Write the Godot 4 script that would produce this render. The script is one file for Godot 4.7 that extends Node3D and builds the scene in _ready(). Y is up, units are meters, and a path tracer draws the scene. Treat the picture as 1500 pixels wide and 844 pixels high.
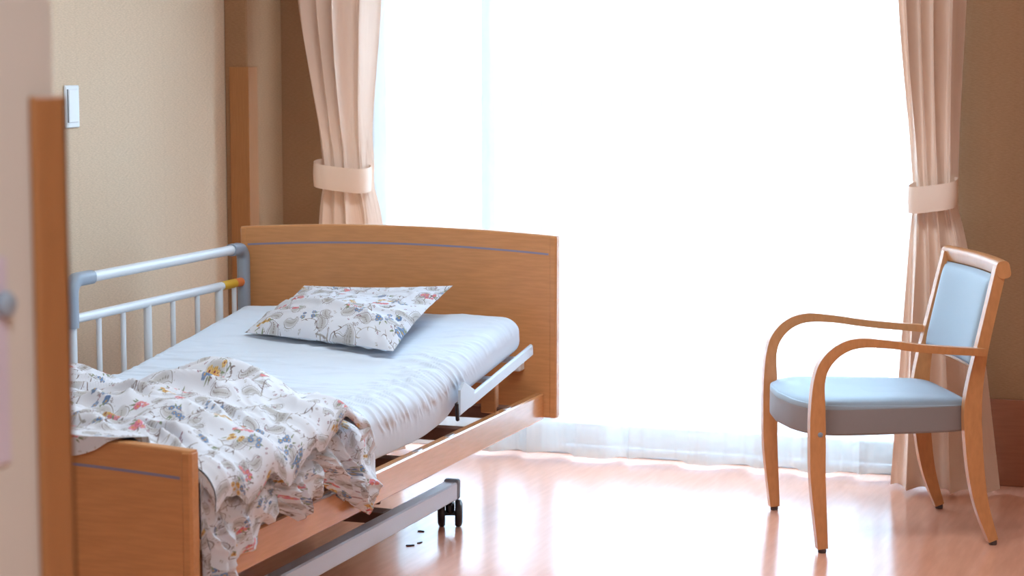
extends Node3D

# ---------------------------------------------------------------- mesh buffer
class MB:
	var v := PackedVector3Array()
	var n := PackedVector3Array()
	var uv := PackedVector2Array()
	var ix := PackedInt32Array()
	func tri_n(a: Vector3, b: Vector3, c: Vector3, nn: Vector3) -> void:
		var k := v.size()
		if (b - a).cross(c - a).dot(nn) > 0.0:
			var t := b
			b = c
			c = t
		v.append(a); v.append(b); v.append(c)
		for i in 3:
			n.append(nn)
			uv.append(Vector2.ZERO)
		ix.append(k); ix.append(k + 1); ix.append(k + 2)
	func tri(a: Vector3, b: Vector3, c: Vector3, outward: Vector3) -> void:
		var nn := (b - a).cross(c - a)
		if nn.length() < 1e-12:
			return
		nn = nn.normalized()
		if nn.dot(outward) < 0.0:
			nn = -nn
		tri_n(a, b, c, nn)
	func quad(a: Vector3, b: Vector3, c: Vector3, d: Vector3, outward: Vector3) -> void:
		tri(a, b, c, outward)
		tri(a, c, d, outward)
	func box(c: Vector3, s: Vector3, b := 0.003, basis := Basis()) -> void:
		var h := s * 0.5
		b = minf(b, minf(h.x, minf(h.y, h.z)) * 0.9)
		var P := {}
		for sx in [-1, 1]:
			for sy in [-1, 1]:
				for sz in [-1, 1]:
					var sg := Vector3(sx, sy, sz)
					for ax in 3:
						var q := Vector3(sx * (h.x - b), sy * (h.y - b), sz * (h.z - b))
						q[ax] = sg[ax] * h[ax]
						P[[sx, sy, sz, ax]] = c + basis * q
		for ax in 3:
			var u := (ax + 1) % 3
			var w := (ax + 2) % 3
			for s0 in [-1, 1]:
				var o := Vector3.ZERO
				o[ax] = s0
				var k := []
				for pr in [[-1, -1], [1, -1], [1, 1], [-1, 1]]:
					var key := [0, 0, 0, ax]
					key[ax] = s0; key[u] = pr[0]; key[w] = pr[1]
					k.append(P[key])
				quad(k[0], k[1], k[2], k[3], basis * o)
		for ax in 3:
			var u := (ax + 1) % 3
			var w := (ax + 2) % 3
			for su in [-1, 1]:
				for sw in [-1, 1]:
					var o := Vector3.ZERO
					o[u] = su; o[w] = sw
					var k := []
					for pr in [[-1, u], [1, u], [1, w], [-1, w]]:
						var key := [0, 0, 0, pr[1]]
						key[ax] = pr[0]; key[u] = su; key[w] = sw
						k.append(P[key])
					quad(k[0], k[1], k[2], k[3], basis * o)
		for sx in [-1, 1]:
			for sy in [-1, 1]:
				for sz in [-1, 1]:
					tri(P[[sx, sy, sz, 0]], P[[sx, sy, sz, 1]], P[[sx, sy, sz, 2]], basis * Vector3(sx, sy, sz))
	# rows of points, smooth; closed joins the last column to the first
	func grid(P: Array, U: Array = [], closed := false) -> void:
		var R := P.size()
		var Cn: int = P[0].size()
		var base := v.size()
		for i in R:
			for j in Cn:
				var i0 := maxi(i - 1, 0)
				var i1 := mini(i + 1, R - 1)
				var j0 := (j - 1 + Cn) % Cn if closed else maxi(j - 1, 0)
				var j1 := (j + 1) % Cn if closed else mini(j + 1, Cn - 1)
				var nn: Vector3 = (P[i1][j] - P[i0][j]).cross(P[i][j1] - P[i][j0])
				if nn.length() < 1e-14:
					var ii := 1 if i == 0 else R - 2
					nn = (P[mini(ii + 1, R - 1)][j] - P[maxi(ii - 1, 0)][j]).cross(P[ii][j1] - P[ii][j0])
				v.append(P[i][j])
				n.append(nn.normalized() if nn.length() > 1e-14 else Vector3.UP)
				uv.append(U[i][j] if U.size() else Vector2.ZERO)
		var lim := Cn if closed else Cn - 1
		for i in R - 1:
			for j in lim:
				var a := base + i * Cn + j
				var b := base + i * Cn + (j + 1) % Cn
				var c := base + (i + 1) * Cn + (j + 1) % Cn
				var d := base + (i + 1) * Cn + j
				# normal = di x dj ; front face is clockwise about it
				for t in [[a, b, d], [b, c, d]]:
					ix.append(t[0]); ix.append(t[1]); ix.append(t[2])
	func fan(ring: PackedVector3Array, outward: Vector3) -> void:
		var c := Vector3.ZERO
		for p in ring:
			c += p
		c /= ring.size()
		for i in ring.size():
			tri_n(c, ring[i], ring[(i + 1) % ring.size()], outward.normalized())
	# sweep a closed profile along a path; sc: per-point scale (Vector2); side: fixed binormal hint
	func sweep(path: PackedVector3Array, prof: PackedVector2Array, sc: Array, side: Vector3, caps := true) -> void:
		var rows := []
		for i in path.size():
			var t: Vector3 = (path[mini(i + 1, path.size() - 1)] - path[maxi(i - 1, 0)]).normalized()
			var bn := (side - t * side.dot(t)).normalized()
			var nm := bn.cross(t).normalized()
			var ring := PackedVector3Array()
			for q in prof:
				var s: Vector2 = sc[i] if sc.size() else Vector2.ONE
				ring.append(path[i] + nm * q.x * s.x + bn * q.y * s.y)
			rows.append(ring)
		grid(rows, [], true)
		if caps:
			fan(rows[0], path[0] - path[1])
			fan(rows[-1], path[-1] - path[-2])
	func tube(path: PackedVector3Array, r: float, seg := 12, side := Vector3(0.13, 0.21, 0.97), caps := true) -> void:
		var prof := PackedVector2Array()
		for k in seg:
			prof.append(Vector2(cos(TAU * k / seg), sin(TAU * k / seg)) * r)
		sweep(path, prof, [], side, caps)
	func lathe(c: Vector3, axis: Vector3, prof: PackedVector2Array, seg := 24) -> void:
		var a := axis.normalized()
		var e := a.cross(Vector3(0.31, 0.87, 0.4)).normalized()
		var g := a.cross(e)
		var rows := []
		for q in prof:
			var ring := PackedVector3Array()
			for k in seg:
				ring.append(c + a * q.y + (e * cos(TAU * k / seg) + g * sin(TAU * k / seg)) * q.x)
			rows.append(ring)
		grid(rows, [], true)
	# flat plate: outline in the plane (ex, ey) from o, thickness th along ex x ey, edge bevel b
	func plate(o: Vector3, ex: Vector3, ey: Vector3, outl: PackedVector2Array, th: float, b: float) -> void:
		var en := ex.cross(ey).normalized()
		var m := outl.size()
		var area := 0.0
		for i in m:
			area += outl[i].cross(outl[(i + 1) % m])
		var sgn := signf(area)
		var ins := PackedVector2Array()
		for i in m:
			var d0 := (outl[i] - outl[(i - 1 + m) % m]).normalized()
			var d1 := (outl[(i + 1) % m] - outl[i]).normalized()
			var n0 := Vector2(-d0.y, d0.x) * sgn
			var n1 := Vector2(-d1.y, d1.x) * sgn
			var k := (n0 + n1)
			ins.append(outl[i] + k / maxf(1.0 + n0.dot(n1), 0.3) * b)
		var steps := 4
		var rows := []
		for side in [-1.0, 1.0]:
			for s in steps + 1:
				var a := PI * 0.5 * (float(s) / steps if side > 0 else 1.0 - float(s) / steps)
				var w := 1.0 - cos(a)
				var hz: float = side * (th * 0.5 - b + b * sin(a))
				var ring := PackedVector3Array()
				for i in m:
					var q := outl[i].lerp(ins[i], w)
					ring.append(o + ex * q.x + ey * q.y + en * hz)
				rows.append(ring)
		# per-edge strips with own normals (flat across sharp corners)
		for r in rows.size() - 1:
			for i in m:
				var j := (i + 1) % m
				var mid: Vector2 = (outl[j] - outl[i]).normalized()
				var out2 := Vector2(mid.y, -mid.x) * sgn
				quad(rows[r][i], rows[r][j], rows[r + 1][j], rows[r + 1][i], ex * out2.x + ey * out2.y + en * (0.3 if r >= rows.size() / 2 else -0.3))
		var t := Geometry2D.triangulate_polygon(ins)
		for i in range(0, t.size(), 3):
			for side in [-1.0, 1.0]:
				var p := []
				for k in 3:
					var q := ins[t[i + k]]
					p.append(o + ex * q.x + ey * q.y + en * side * th * 0.5)
				tri_n(p[0], p[1], p[2], en * side)
	func mesh() -> ArrayMesh:
		var A := []
		A.resize(Mesh.ARRAY_MAX)
		A[Mesh.ARRAY_VERTEX] = v
		A[Mesh.ARRAY_NORMAL] = n
		A[Mesh.ARRAY_TEX_UV] = uv
		A[Mesh.ARRAY_INDEX] = ix
		var am := ArrayMesh.new()
		am.add_surface_from_arrays(Mesh.PRIMITIVE_TRIANGLES, A)
		return am

# ---------------------------------------------------------------- node helpers
func obj(called: String, mb: MB, mat: Material, parent: Node = null) -> MeshInstance3D:
	var o := MeshInstance3D.new()
	o.name = called
	o.mesh = mb.mesh()
	o.material_override = mat
	o.cast_shadow = GeometryInstance3D.SHADOW_CASTING_SETTING_ON
	(parent if parent else self).add_child(o, true)
	return o
func thing(called: String, label: String, category: String, at := Vector3.ZERO, turn := 0.0, group := "") -> Node3D:
	var o := Node3D.new()
	o.name = called
	add_child(o, true)
	o.position = at
	o.rotation.y = turn
	tag(o, label, category, group)
	return o
func tag(o: Node, label: String, category: String, group := "") -> void:
	o.set_meta("label", label)
	o.set_meta("category", category)
	if group:
		o.set_meta("group", group)
func struct(called: String, mb: MB, mat: Material, label := "") -> MeshInstance3D:
	var o := obj(called, mb, mat)
	o.set_meta("kind", "structure")
	if label:
		o.set_meta("label", label)
	return o
func slab(lo: Vector3, hi: Vector3, b := 0.0) -> MB:
	var m := MB.new()
	m.box((lo + hi) * 0.5, hi - lo, maxf(b, 0.0005))
	return m

# ---------------------------------------------------------------- materials
func lin(r: float, g: float, b: float) -> Color:
	return Color(r, g, b).linear_to_srgb()
func mat(c: Color, rough := 0.6, metal := 0.0, spec := 0.5) -> StandardMaterial3D:
	var m := StandardMaterial3D.new()
	m.albedo_color = c
	m.roughness = rough
	m.metallic = metal
	m.metallic_specular = spec
	return m
func noise_tex(sd: int, freq: float, oct: int, lo: Color, hi: Color, size := 512) -> NoiseTexture2D:
	var f := FastNoiseLite.new()
	f.seed = sd
	f.frequency = freq
	f.noise_type = FastNoiseLite.TYPE_SIMPLEX_SMOOTH
	f.fractal_octaves = oct
	var t := NoiseTexture2D.new()
	t.width = size
	t.height = size
	t.seamless = true
	t.noise = f
	var g := Gradient.new()
	g.set_color(0, lo)
	g.set_color(1, hi)
	t.color_ramp = g
	return t
func wood(c: Color, rough: float, scale: Vector3, sd: int, coat := 0.0) -> StandardMaterial3D:
	var m := mat(c, rough)
	m.albedo_texture = noise_tex(sd, 0.02, 4, Color(0.93, 0.92, 0.90), Color(1, 1, 1))
	m.uv1_triplanar = true
	m.uv1_scale = scale
	if coat > 0.0:
		m.clearcoat_enabled = true
		m.clearcoat = coat
		m.clearcoat_roughness = 0.16
	return m

var M := {}
var rng := RandomNumberGenerator.new()

# ---- floral paisley print, drawn once into an image
var pimg: Image
var PS := 1024
func dab(cx: float, cy: float, r: float, c: Color, al := 1.0) -> void:
	for y in range(int(floor(cy - r - 1)), int(ceil(cy + r + 1)) + 1):
		for x in range(int(floor(cx - r - 1)), int(ceil(cx + r + 1)) + 1):
			var a := clampf(r + 0.5 - Vector2(x - cx, y - cy).length(), 0.0, 1.0) * al
			if a > 0.0:
				var px := posmod(x, PS)
				var py := posmod(y, PS)
				pimg.set_pixel(px, py, pimg.get_pixel(px, py).lerp(c, a))
func stroke(pts: Array, r0: float, r1: float, c: Color, al := 0.8) -> void:
	for i in pts.size() - 1:
		var d: Vector2 = pts[i + 1] - pts[i]
		var k := maxi(1, int(d.length() / 1.3))
		for s in k:
			var f := (i + float(s) / k) / (pts.size() - 1)
			var p: Vector2 = pts[i] + d * (float(s) / k)
			dab(p.x, p.y, lerpf(r0, r1, f), c, al)
func paisley(o: Vector2, L: float, ang: float, c: Color, line: Color) -> void:
	var out := []
	var axis := []
	for i in 25:
		var t := i / 24.0
		var a := ang + t * t * 2.6
		axis.append(Vector2(cos(a), sin(a)))
	var p := o
	var spine := []
	for i in 25:
		spine.append(p)
		p += axis[i] * L / 24.0
	var ring := [[], []]
	for i in 25:
		var t := i / 24.0
		var w := L * 0.30 * pow(sin(PI * pow(t * 0.98 + 0.02, 0.55)), 0.9) * (1.0 - t * 0.35)
		var nn := Vector2(-axis[i].y, axis[i].x)
		dab(spine[i].x, spine[i].y, w * 0.8, c, 0.10)
		ring[0].append(spine[i] + nn * w)
		ring[1].append(spine[i] - nn * w)
	stroke(ring[0], 1.6, 1.6, line)
	stroke(ring[1], 1.6, 1.6, line)
	for i in range(2, 20, 2):
		var q: Vector2 = spine[i]
		dab(q.x, q.y, L * 0.02 + 1.0, line, 0.8)
	for i in range(1, 24, 2):
		for s in 2:
			var q: Vector2 = ring[s][i] + (ring[s][i] - spine[i]).normalized() * L * 0.07
			dab(q.x, q.y, 2.0, line, 0.55)
func scroll(o: Vector2, L: float, ang: float, turn: float, line: Color) -> void:
	var pts := []
	var p := o
	for i in 40:
		var t := i / 39.0
		pts.append(p)
		var a := ang + turn * t * t * 5.0
		p += Vector2(cos(a), sin(a)) * L / 40.0
		if i % 9 == 5:
			var q := p
			var a2 := a + (1.3 if i % 2 == 0 else -1.3)
			var leaf := []
			for k in 8:
				leaf.append(q)
				q += Vector2(cos(a2), sin(a2)) * L * 0.022
				a2 += 0.14
			stroke(leaf, 4.5, 0.8, line, 0.6)
	stroke(pts, 2.6, 1.0, line, 0.75)
func flower(o: Vector2, r: float, c: Color, heart: Color) -> void:
	var k := 6
	var a0 := rng.randf() * TAU
	for i in k:
		var a := a0 + TAU * i / k
		dab(o.x + cos(a) * r * 0.62, o.y + sin(a) * r * 0.62, r * 0.42, c, 0.75)
		dab(o.x + cos(a) * r * 0.75, o.y + sin(a) * r * 0.75, r * 0.2, c.darkened(0.25), 0.45)
	dab(o.x, o.y, r * 0.3, heart, 0.9)
func print_image() -> Image:
	pimg = Image.create(PS, PS, false, Image.FORMAT_RGB8)
	pimg.fill(Color(0.87, 0.88, 0.91))
	rng.seed = 77
	var grey := Color(0.66, 0.64, 0.62)
	var dark := Color(0.50, 0.45, 0.44)
	var blue := Color(0.36, 0.48, 0.66)
	var pink := Color(0.85, 0.42, 0.50)
	var ochre := Color(0.82, 0.62, 0.28)
	var maroon := Color(0.45, 0.20, 0.26)
	for i in 9:
		for j in 9:
			var o := Vector2(i + rng.randf() * 0.8, j + rng.randf() * 0.8) * PS / 9.0
			var kind := (i * 3 + j * 5) % 7
			if kind < 4:
				paisley(o, rng.randf_range(95, 150), rng.randf() * TAU, grey, dark if rng.randf() < 0.5 else grey.darkened(0.15))
			else:
				scroll(o, rng.randf_range(130, 230), rng.randf() * TAU, rng.randf_range(-1.0, 1.0), grey if kind < 5 else dark)
	for i in 190:
		var o := Vector2(rng.randf(), rng.randf()) * PS
		var a := rng.randf() * TAU
		var c := maroon if i % 3 == 0 else (dark if i % 3 == 1 else grey)
		stroke([o, o + Vector2(cos(a), sin(a)) * 11], 1.6, 0.9, c, 0.8)
		for k in 3:
			dab(o.x + cos(a + k) * 8, o.y + sin(a + k) * 8, 2.8, c, 0.8)
	for i in 26:
		var o := Vector2(rng.randf(), rng.randf()) * PS
		var c: Color = [blue, pink, blue, pink, ochre][i % 5]
		for k in 5:
			flower(o + Vector2(rng.randf_range(-42, 42), rng.randf_range(-30, 30)), rng.randf_range(11, 19), c.lerp(Color.WHITE, rng.randf() * 0.25), ochre if c != ochre else maroon)
		for k in 4:
			var a := rng.randf() * TAU
			var q := o + Vector2(cos(a), sin(a)) * 40
			stroke([q, q + Vector2(cos(a), sin(a)) * 22], 5.0, 0.8, Color(0.52, 0.56, 0.46), 0.7)
	return pimg

func make_materials() -> void:
	M.beech = wood(lin(0.68, 0.31, 0.12), 0.42, Vector3(0.9, 9, 9), 3, 0.25)
	M.beech_z = wood(lin(0.68, 0.31, 0.12), 0.26, Vector3(9, 9, 0.9), 4, 1.0)
	M.chair_wood = wood(lin(0.70, 0.31, 0.12), 0.38, Vector3(6, 2, 6), 5, 0.3)
	M.guard = wood(lin(0.44, 0.18, 0.06), 0.5, Vector3(14, 0.8, 14), 6)
	M.skirting = wood(lin(0.36, 0.12, 0.055), 0.45, Vector3(0.8, 12, 0.8), 7)
	M.stripe = mat(lin(0.26, 0.25, 0.36), 0.4)
	# wallpaper, woven with horizontal threads
	M.paper = mat(lin(0.80, 0.62, 0.45), 0.85)
	M.paper.albedo_texture = noise_tex(21, 0.05, 3, Color(0.88, 0.87, 0.85), Color(1, 1, 1))
	M.paper.uv1_triplanar = true
	M.paper.uv1_world_triplanar = true
	M.paper.uv1_scale = Vector3(2, 14, 2)
	M.shaded_paper = M.paper.duplicate()  # same wallpaper, browner: shade of window wall and pillar put into the colour
	M.shaded_paper.albedo_color = lin(0.40, 0.205, 0.10)
	M.plain_wall = mat(lin(0.64, 0.57, 0.51), 0.8)
	M.ceiling = mat(lin(0.82, 0.80, 0.76), 0.9)
	M.floor = mat(lin(0.92, 0.44, 0.29), 0.22, 0.0, 0.5)
	M.floor.albedo_texture = noise_tex(31, 0.015, 4, Color(0.95, 0.94, 0.93), Color(1, 1, 1))
	M.floor.uv1_triplanar = true
	M.floor.uv1_world_triplanar = true
	M.floor.uv1_scale = Vector3(5, 5, 0.6)
	M.floor.roughness_texture = null
	M.floor.clearcoat_enabled = true
	M.floor.clearcoat = 0.3
	M.floor.clearcoat_roughness = 0.12
	# cloth
	M.sheet = mat(lin(0.72, 0.80, 0.90), 0.85, 0.0, 0.3)
	M.printed = mat(Color(1, 1, 1), 0.8, 0.0, 0.35)
	M.printed.albedo_texture = ImageTexture.create_from_image(print_image())
	M.drape = mat(lin(0.95, 0.74, 0.61), 0.85, 0.0, 0.2)
	M.drape.backlight = lin(0.98, 0.72, 0.54)
	M.sheer = mat(Color(0.95, 0.97, 0.97, 0.62), 0.9, 0.0, 0.0)
	M.sheer.transparency = BaseMaterial3D.TRANSPARENCY_ALPHA
	M.sheer.backlight = Color(0.98, 1, 1)
	M.vinyl = mat(lin(0.36, 0.43, 0.50), 0.5, 0.0, 0.4)
	M.vinyl_shaded = mat(lin(0.30, 0.27, 0.27), 0.55, 0.0, 0.4)  # same vinyl, darker: the seat border's shade is in the colour
	# metals, plastics
	M.white_tube = mat(lin(0.72, 0.76, 0.80), 0.3, 0.0, 0.5)
	M.grey_plastic = mat(lin(0.30, 0.35, 0.42), 0.45)
	M.steel = mat(lin(0.62, 0.65, 0.72), 0.35, 0.1)
	M.deck = mat(lin(0.55, 0.61, 0.68), 0.35, 0.1)
	M.brown_metal = mat(lin(0.20, 0.10, 0.07), 0.5)
	M.black = mat(lin(0.012, 0.010, 0.012), 0.4)
	M.wheel = mat(lin(0.02, 0.016, 0.02), 0.35)
	M.yellow = mat(lin(0.75, 0.45, 0.04), 0.5)
	M.orange = mat(lin(0.80, 0.22, 0.06), 0.5)
	M.switch_white = mat(lin(0.80, 0.86, 0.90), 0.4)
	M.switch_gap = mat(lin(0.22, 0.24, 0.26), 0.6)
	M.chrome = mat(lin(0.6, 0.62, 0.65), 0.25, 0.9)
	M.alu = mat(lin(0.55, 0.57, 0.60), 0.45, 0.3)
	M.pale = mat(lin(0.62, 0.64, 0.66), 0.8)
	M.frosted = mat(Color(0.86, 0.90, 0.94, 0.35), 0.6)
	M.frosted.transparency = BaseMaterial3D.TRANSPARENCY_ALPHA
	M.concrete = mat(lin(0.55, 0.55, 0.54), 0.9)
	M.glass = mat(Color(0.95, 0.98, 1.0, 0.06), 0.02)
	M.glass.transparency = BaseMaterial3D.TRANSPARENCY_ALPHA
	M.paper_sheet = mat(lin(0.62, 0.52, 0.60), 0.7)
	M.lamp = mat(lin(0.9, 0.9, 0.9), 0.6)  # glowing face of the added fill lamps
	M.lamp.emission_enabled = true
	M.lamp.emission = Color(0.93, 0.98, 1.0)
	M.lamp.emission_energy_multiplier = 1.5
	M.fleck = mat(lin(0.12, 0.10, 0.10), 0.8)

# ---------------------------------------------------------------- interpolation
func lut(xs: Array, ys: Array, x: float) -> float:
	# Catmull-Rom through (xs ascending, ys)
	var k := xs.size()
	if x <= xs[0]:
		return ys[0]
	if x >= xs[k - 1]:
		return ys[k - 1]
	var i := 0
	while x > xs[i + 1]:
		i += 1
	var t: float = (x - xs[i]) / (xs[i + 1] - xs[i])
	var m0: float = (ys[i + 1] - ys[maxi(i - 1, 0)]) / (xs[i + 1] - xs[maxi(i - 1, 0)]) * (xs[i + 1] - xs[i])
	var m1: float = (ys[mini(i + 2, k - 1)] - ys[i]) / (xs[mini(i + 2, k - 1)] - xs[i]) * (xs[i + 1] - xs[i])
	var t2 := t * t
	var t3 := t2 * t
	return (2 * t3 - 3 * t2 + 1) * ys[i] + (t3 - 2 * t2 + t) * m0 + (-2 * t3 + 3 * t2) * ys[i + 1] + (t3 - t2) * m1
func smooth_path(pts: Array, per := 6) -> Array:
	# pts: arrays of floats of equal length; Catmull-Rom resampled
	var out := []
	var k := pts.size()
	for i in k - 1:
		for s in per:
			var t := float(s) / per
			var row := []
			for c in pts[0].size():
				var a: float = pts[maxi(i - 1, 0)][c]
				var b: float = pts[i][c]
				var d: float = pts[i + 1][c]
				var e: float = pts[mini(i + 2, k - 1)][c]
				row.append(0.5 * (2 * b + (d - a) * t + (2 * a - 5 * b + 4 * d - e) * t * t + (3 * b - a - 3 * d + e) * t * t * t))
			out.append(row)
	out.append(pts[k - 1])
	return out
func rrect(w: float, h: float, r: float, seg := 3) -> PackedVector2Array:
	var p := PackedVector2Array()
	for q in [[1, 1, 0], [-1, 1, 1], [-1, -1, 2], [1, -1, 3]]:
		for s in seg + 1:
			var a: float = PI * 0.5 * (q[2] + float(s) / seg)
			p.append(Vector2(q[0] * (w * 0.5 - r) + cos(a) * r, q[1] * (h * 0.5 - r) + sin(a) * r))
	return p

const XL := -3.17      # left wall face
const ZW := -6.40      # window wall face
const XR := 1.15
const ZB := 1.6
const CH := 2.5
const XC := -1.08      # entry passage wall face
const ZC := -1.745
const WX0 := -2.84     # window opening
const WX1 := -0.885
const WH := 2.15

func _ready() -> void:
	# ---- camera
	var cam := Camera3D.new()
	cam.name = "camera"
	cam.position = Vector3(0, 1.30, 0)
	cam.rotation = Vector3(deg_to_rad(-6.37), deg_to_rad(19.55), 0)
	var at := CameraAttributesPhysical.new()
	at.frustum_focal_length = 127.85
	at.frustum_near = 0.05
	at.frustum_far = 200.0
	at.frustum_focus_distance = 5.5
	at.exposure_aperture = 10.0
	cam.attributes = at
	cam.fov = rad_to_deg(2.0 * atan(422.0 / 3083.0))
	add_child(cam)
	cam.current = true
	# ---- sky and exposure
	var we := WorldEnvironment.new()
	we.name = "world_environment"
	var env := Environment.new()
	env.background_mode = Environment.BG_SKY
	var sky := Sky.new()
	var sm := ProceduralSkyMaterial.new()
	sm.sky_top_color = Color(0.72, 0.87, 1.0)
	sm.sky_horizon_color = Color(0.80, 0.93, 1.0)
	sm.ground_bottom_color = Color(0.72, 0.76, 0.80)
	sm.ground_horizon_color = Color(0.84, 0.88, 0.92)
	sm.energy_multiplier = 18.0
	sky.sky_material = sm
	env.sky = sky
	env.tonemap_mode = Environment.TONE_MAPPER_LINEAR
	env.tonemap_exposure = 1.0
	env.sdfgi_enabled = true
	env.ssao_enabled = true
	env.ssil_enabled = true
	we.environment = env
	add_child(we)

	# ---- added fill lamps, unseen on the ceiling (fittings are built further down)
	for q in FILL_LAMPS:
		var al := AreaLight3D.new()
		al.name = "fill_panel_light"
		al.area_size = Vector2(q[3], q[4])
		al.light_color = Color(0.88, 0.95, 1.0)
		al.light_energy = q[5]
		al.area_range = 12.0
		al.shadow_enabled = true
		al.position = Vector3(q[0], q[1] - 0.046, q[2])
		al.rotation.x = -PI / 2
		add_child(al, true)

	make_materials()
	build_room()
	build_fill_lamps()
	build_window()
	build_curtains()
	build_bed()
	build_mattress()
	build_pillow()
	build_duvet()
	build_guard_rail()
	build_chair()
	build_small()

# ---------------------------------------------------------------- the room
func build_room() -> void:
	var t := 0.15
	struct("floor", slab(Vector3(XL - t, -0.1, ZW - t), Vector3(XR + t, 0, ZB + t)), M.floor, "glossy orange-brown floor")
	struct("ceiling", slab(Vector3(XL - t, CH, ZW - t), Vector3(XR + t, CH + 0.1, ZB + t)), M.ceiling)
	struct("wall_left", slab(Vector3(XL - t, 0, ZW - t), Vector3(XL, CH, ZC)), M.paper, "beige woven wallpaper wall beside the bed")
	struct("wall_right", slab(Vector3(XR, 0, ZW - t), Vector3(XR + t, CH, ZB + t)), M.paper)
	struct("wall_back", slab(Vector3(XC - 0.1, 0, ZB), Vector3(XR, CH, ZB + t)), M.plain_wall)
	# partition that forms the entry passage: one solid block of bathroom behind it
	struct("wall_entry", slab(Vector3(XL, 0, ZC), Vector3(XC, CH, ZB), 0.004), M.plain_wall, "blurred beige wall corner in the near foreground")
	# window wall round the opening
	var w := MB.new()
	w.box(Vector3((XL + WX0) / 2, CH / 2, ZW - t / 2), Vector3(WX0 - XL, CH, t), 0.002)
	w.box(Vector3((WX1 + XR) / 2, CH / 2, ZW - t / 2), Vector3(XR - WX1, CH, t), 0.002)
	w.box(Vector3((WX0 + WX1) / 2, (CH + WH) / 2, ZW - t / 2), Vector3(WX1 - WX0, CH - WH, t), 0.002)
	struct("wall_window", w, M.shaded_paper, "wallpapered wall around the window with shade put into its browner colour")
	# pillar in the corner
	struct("wall_pillar", slab(Vector3(XL, 0, ZW), Vector3(-3.088, CH, -6.145), 0.004), M.shaded_paper, "narrow wallpapered pillar in the room corner with shade put into its browner colour")
	# wooden corner guards
	var g := MB.new()
	g.box(Vector3(-3.088 - 0.030, 0.628, -6.145 + 0.003), Vector3(0.066, 1.256, 0.006), 0.0015)
	g.box(Vector3(-3.088 + 0.003, 0.628, -6.145 - 0.027), Vector3(0.006, 1.256, 0.066), 0.0015)
	struct("trim_1", g, M.guard, "wooden corner guard on the far pillar")
	var g2 := MB.new()
	g2.box(Vector3(XC + 0.004, 0.630, ZC + 0.020), Vector3(0.008, 1.260, 0.056), 0.002)
	g2.box(Vector3(XC - 0.022, 0.630, ZC - 0.004), Vector3(0.060, 1.260, 0.008), 0.002)
	struct("trim_2", g2, M.guard, "blurred brown wooden corner guard in the foreground")
	# tall skirting boards
	struct("baseboard_window", slab(Vector3(WX1 + 0.02, 0, ZW), Vector3(XR, 0.264, ZW + 0.012), 0.002), M.skirting, "dark reddish brown skirting right of the window")
	struct("baseboard_left", slab(Vector3(XL, 0, -6.145), Vector3(XL + 0.012, 0.264, ZC), 0.002), M.skirting)
	struct("baseboard_right", slab(Vector3(XR - 0.012, 0, ZW + 0.012), Vector3(XR, 0.264, ZB), 0.002), M.skirting)

# x, y, z, size x, size z, energy
const FILL_LAMPS := [[-1.3, 2.5, -4.3, 1.2, 0.6, 3.7], [0.0, 2.5, -0.6, 0.6, 0.6, 3.8]]  # lamps added out of view to brighten the room beyond the daylight
func build_fill_lamps() -> void:
	var names := ["white fill lamp panel added out of view over the middle of the room", "white square fill lamp panel added out of view over the entry"]
	for k in FILL_LAMPS.size():
		var q: Array = FILL_LAMPS[k]
		var t := thing("added_fill_lamp", names[k], "lamp", Vector3(q[0], q[1], q[2]))
		var mb := MB.new()
		mb.box(Vector3(0, -0.018, 0), Vector3(q[3] + 0.06, 0.036, q[4] + 0.06), 0.004)
		obj("housing", mb, M.switch_white, t)
		mb = MB.new()
		mb.box(Vector3(0, -0.038, 0), Vector3(q[3], 0.006, q[4]), 0.001)
		obj("fill_lamp_diffuser", mb, M.lamp, t)

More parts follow.
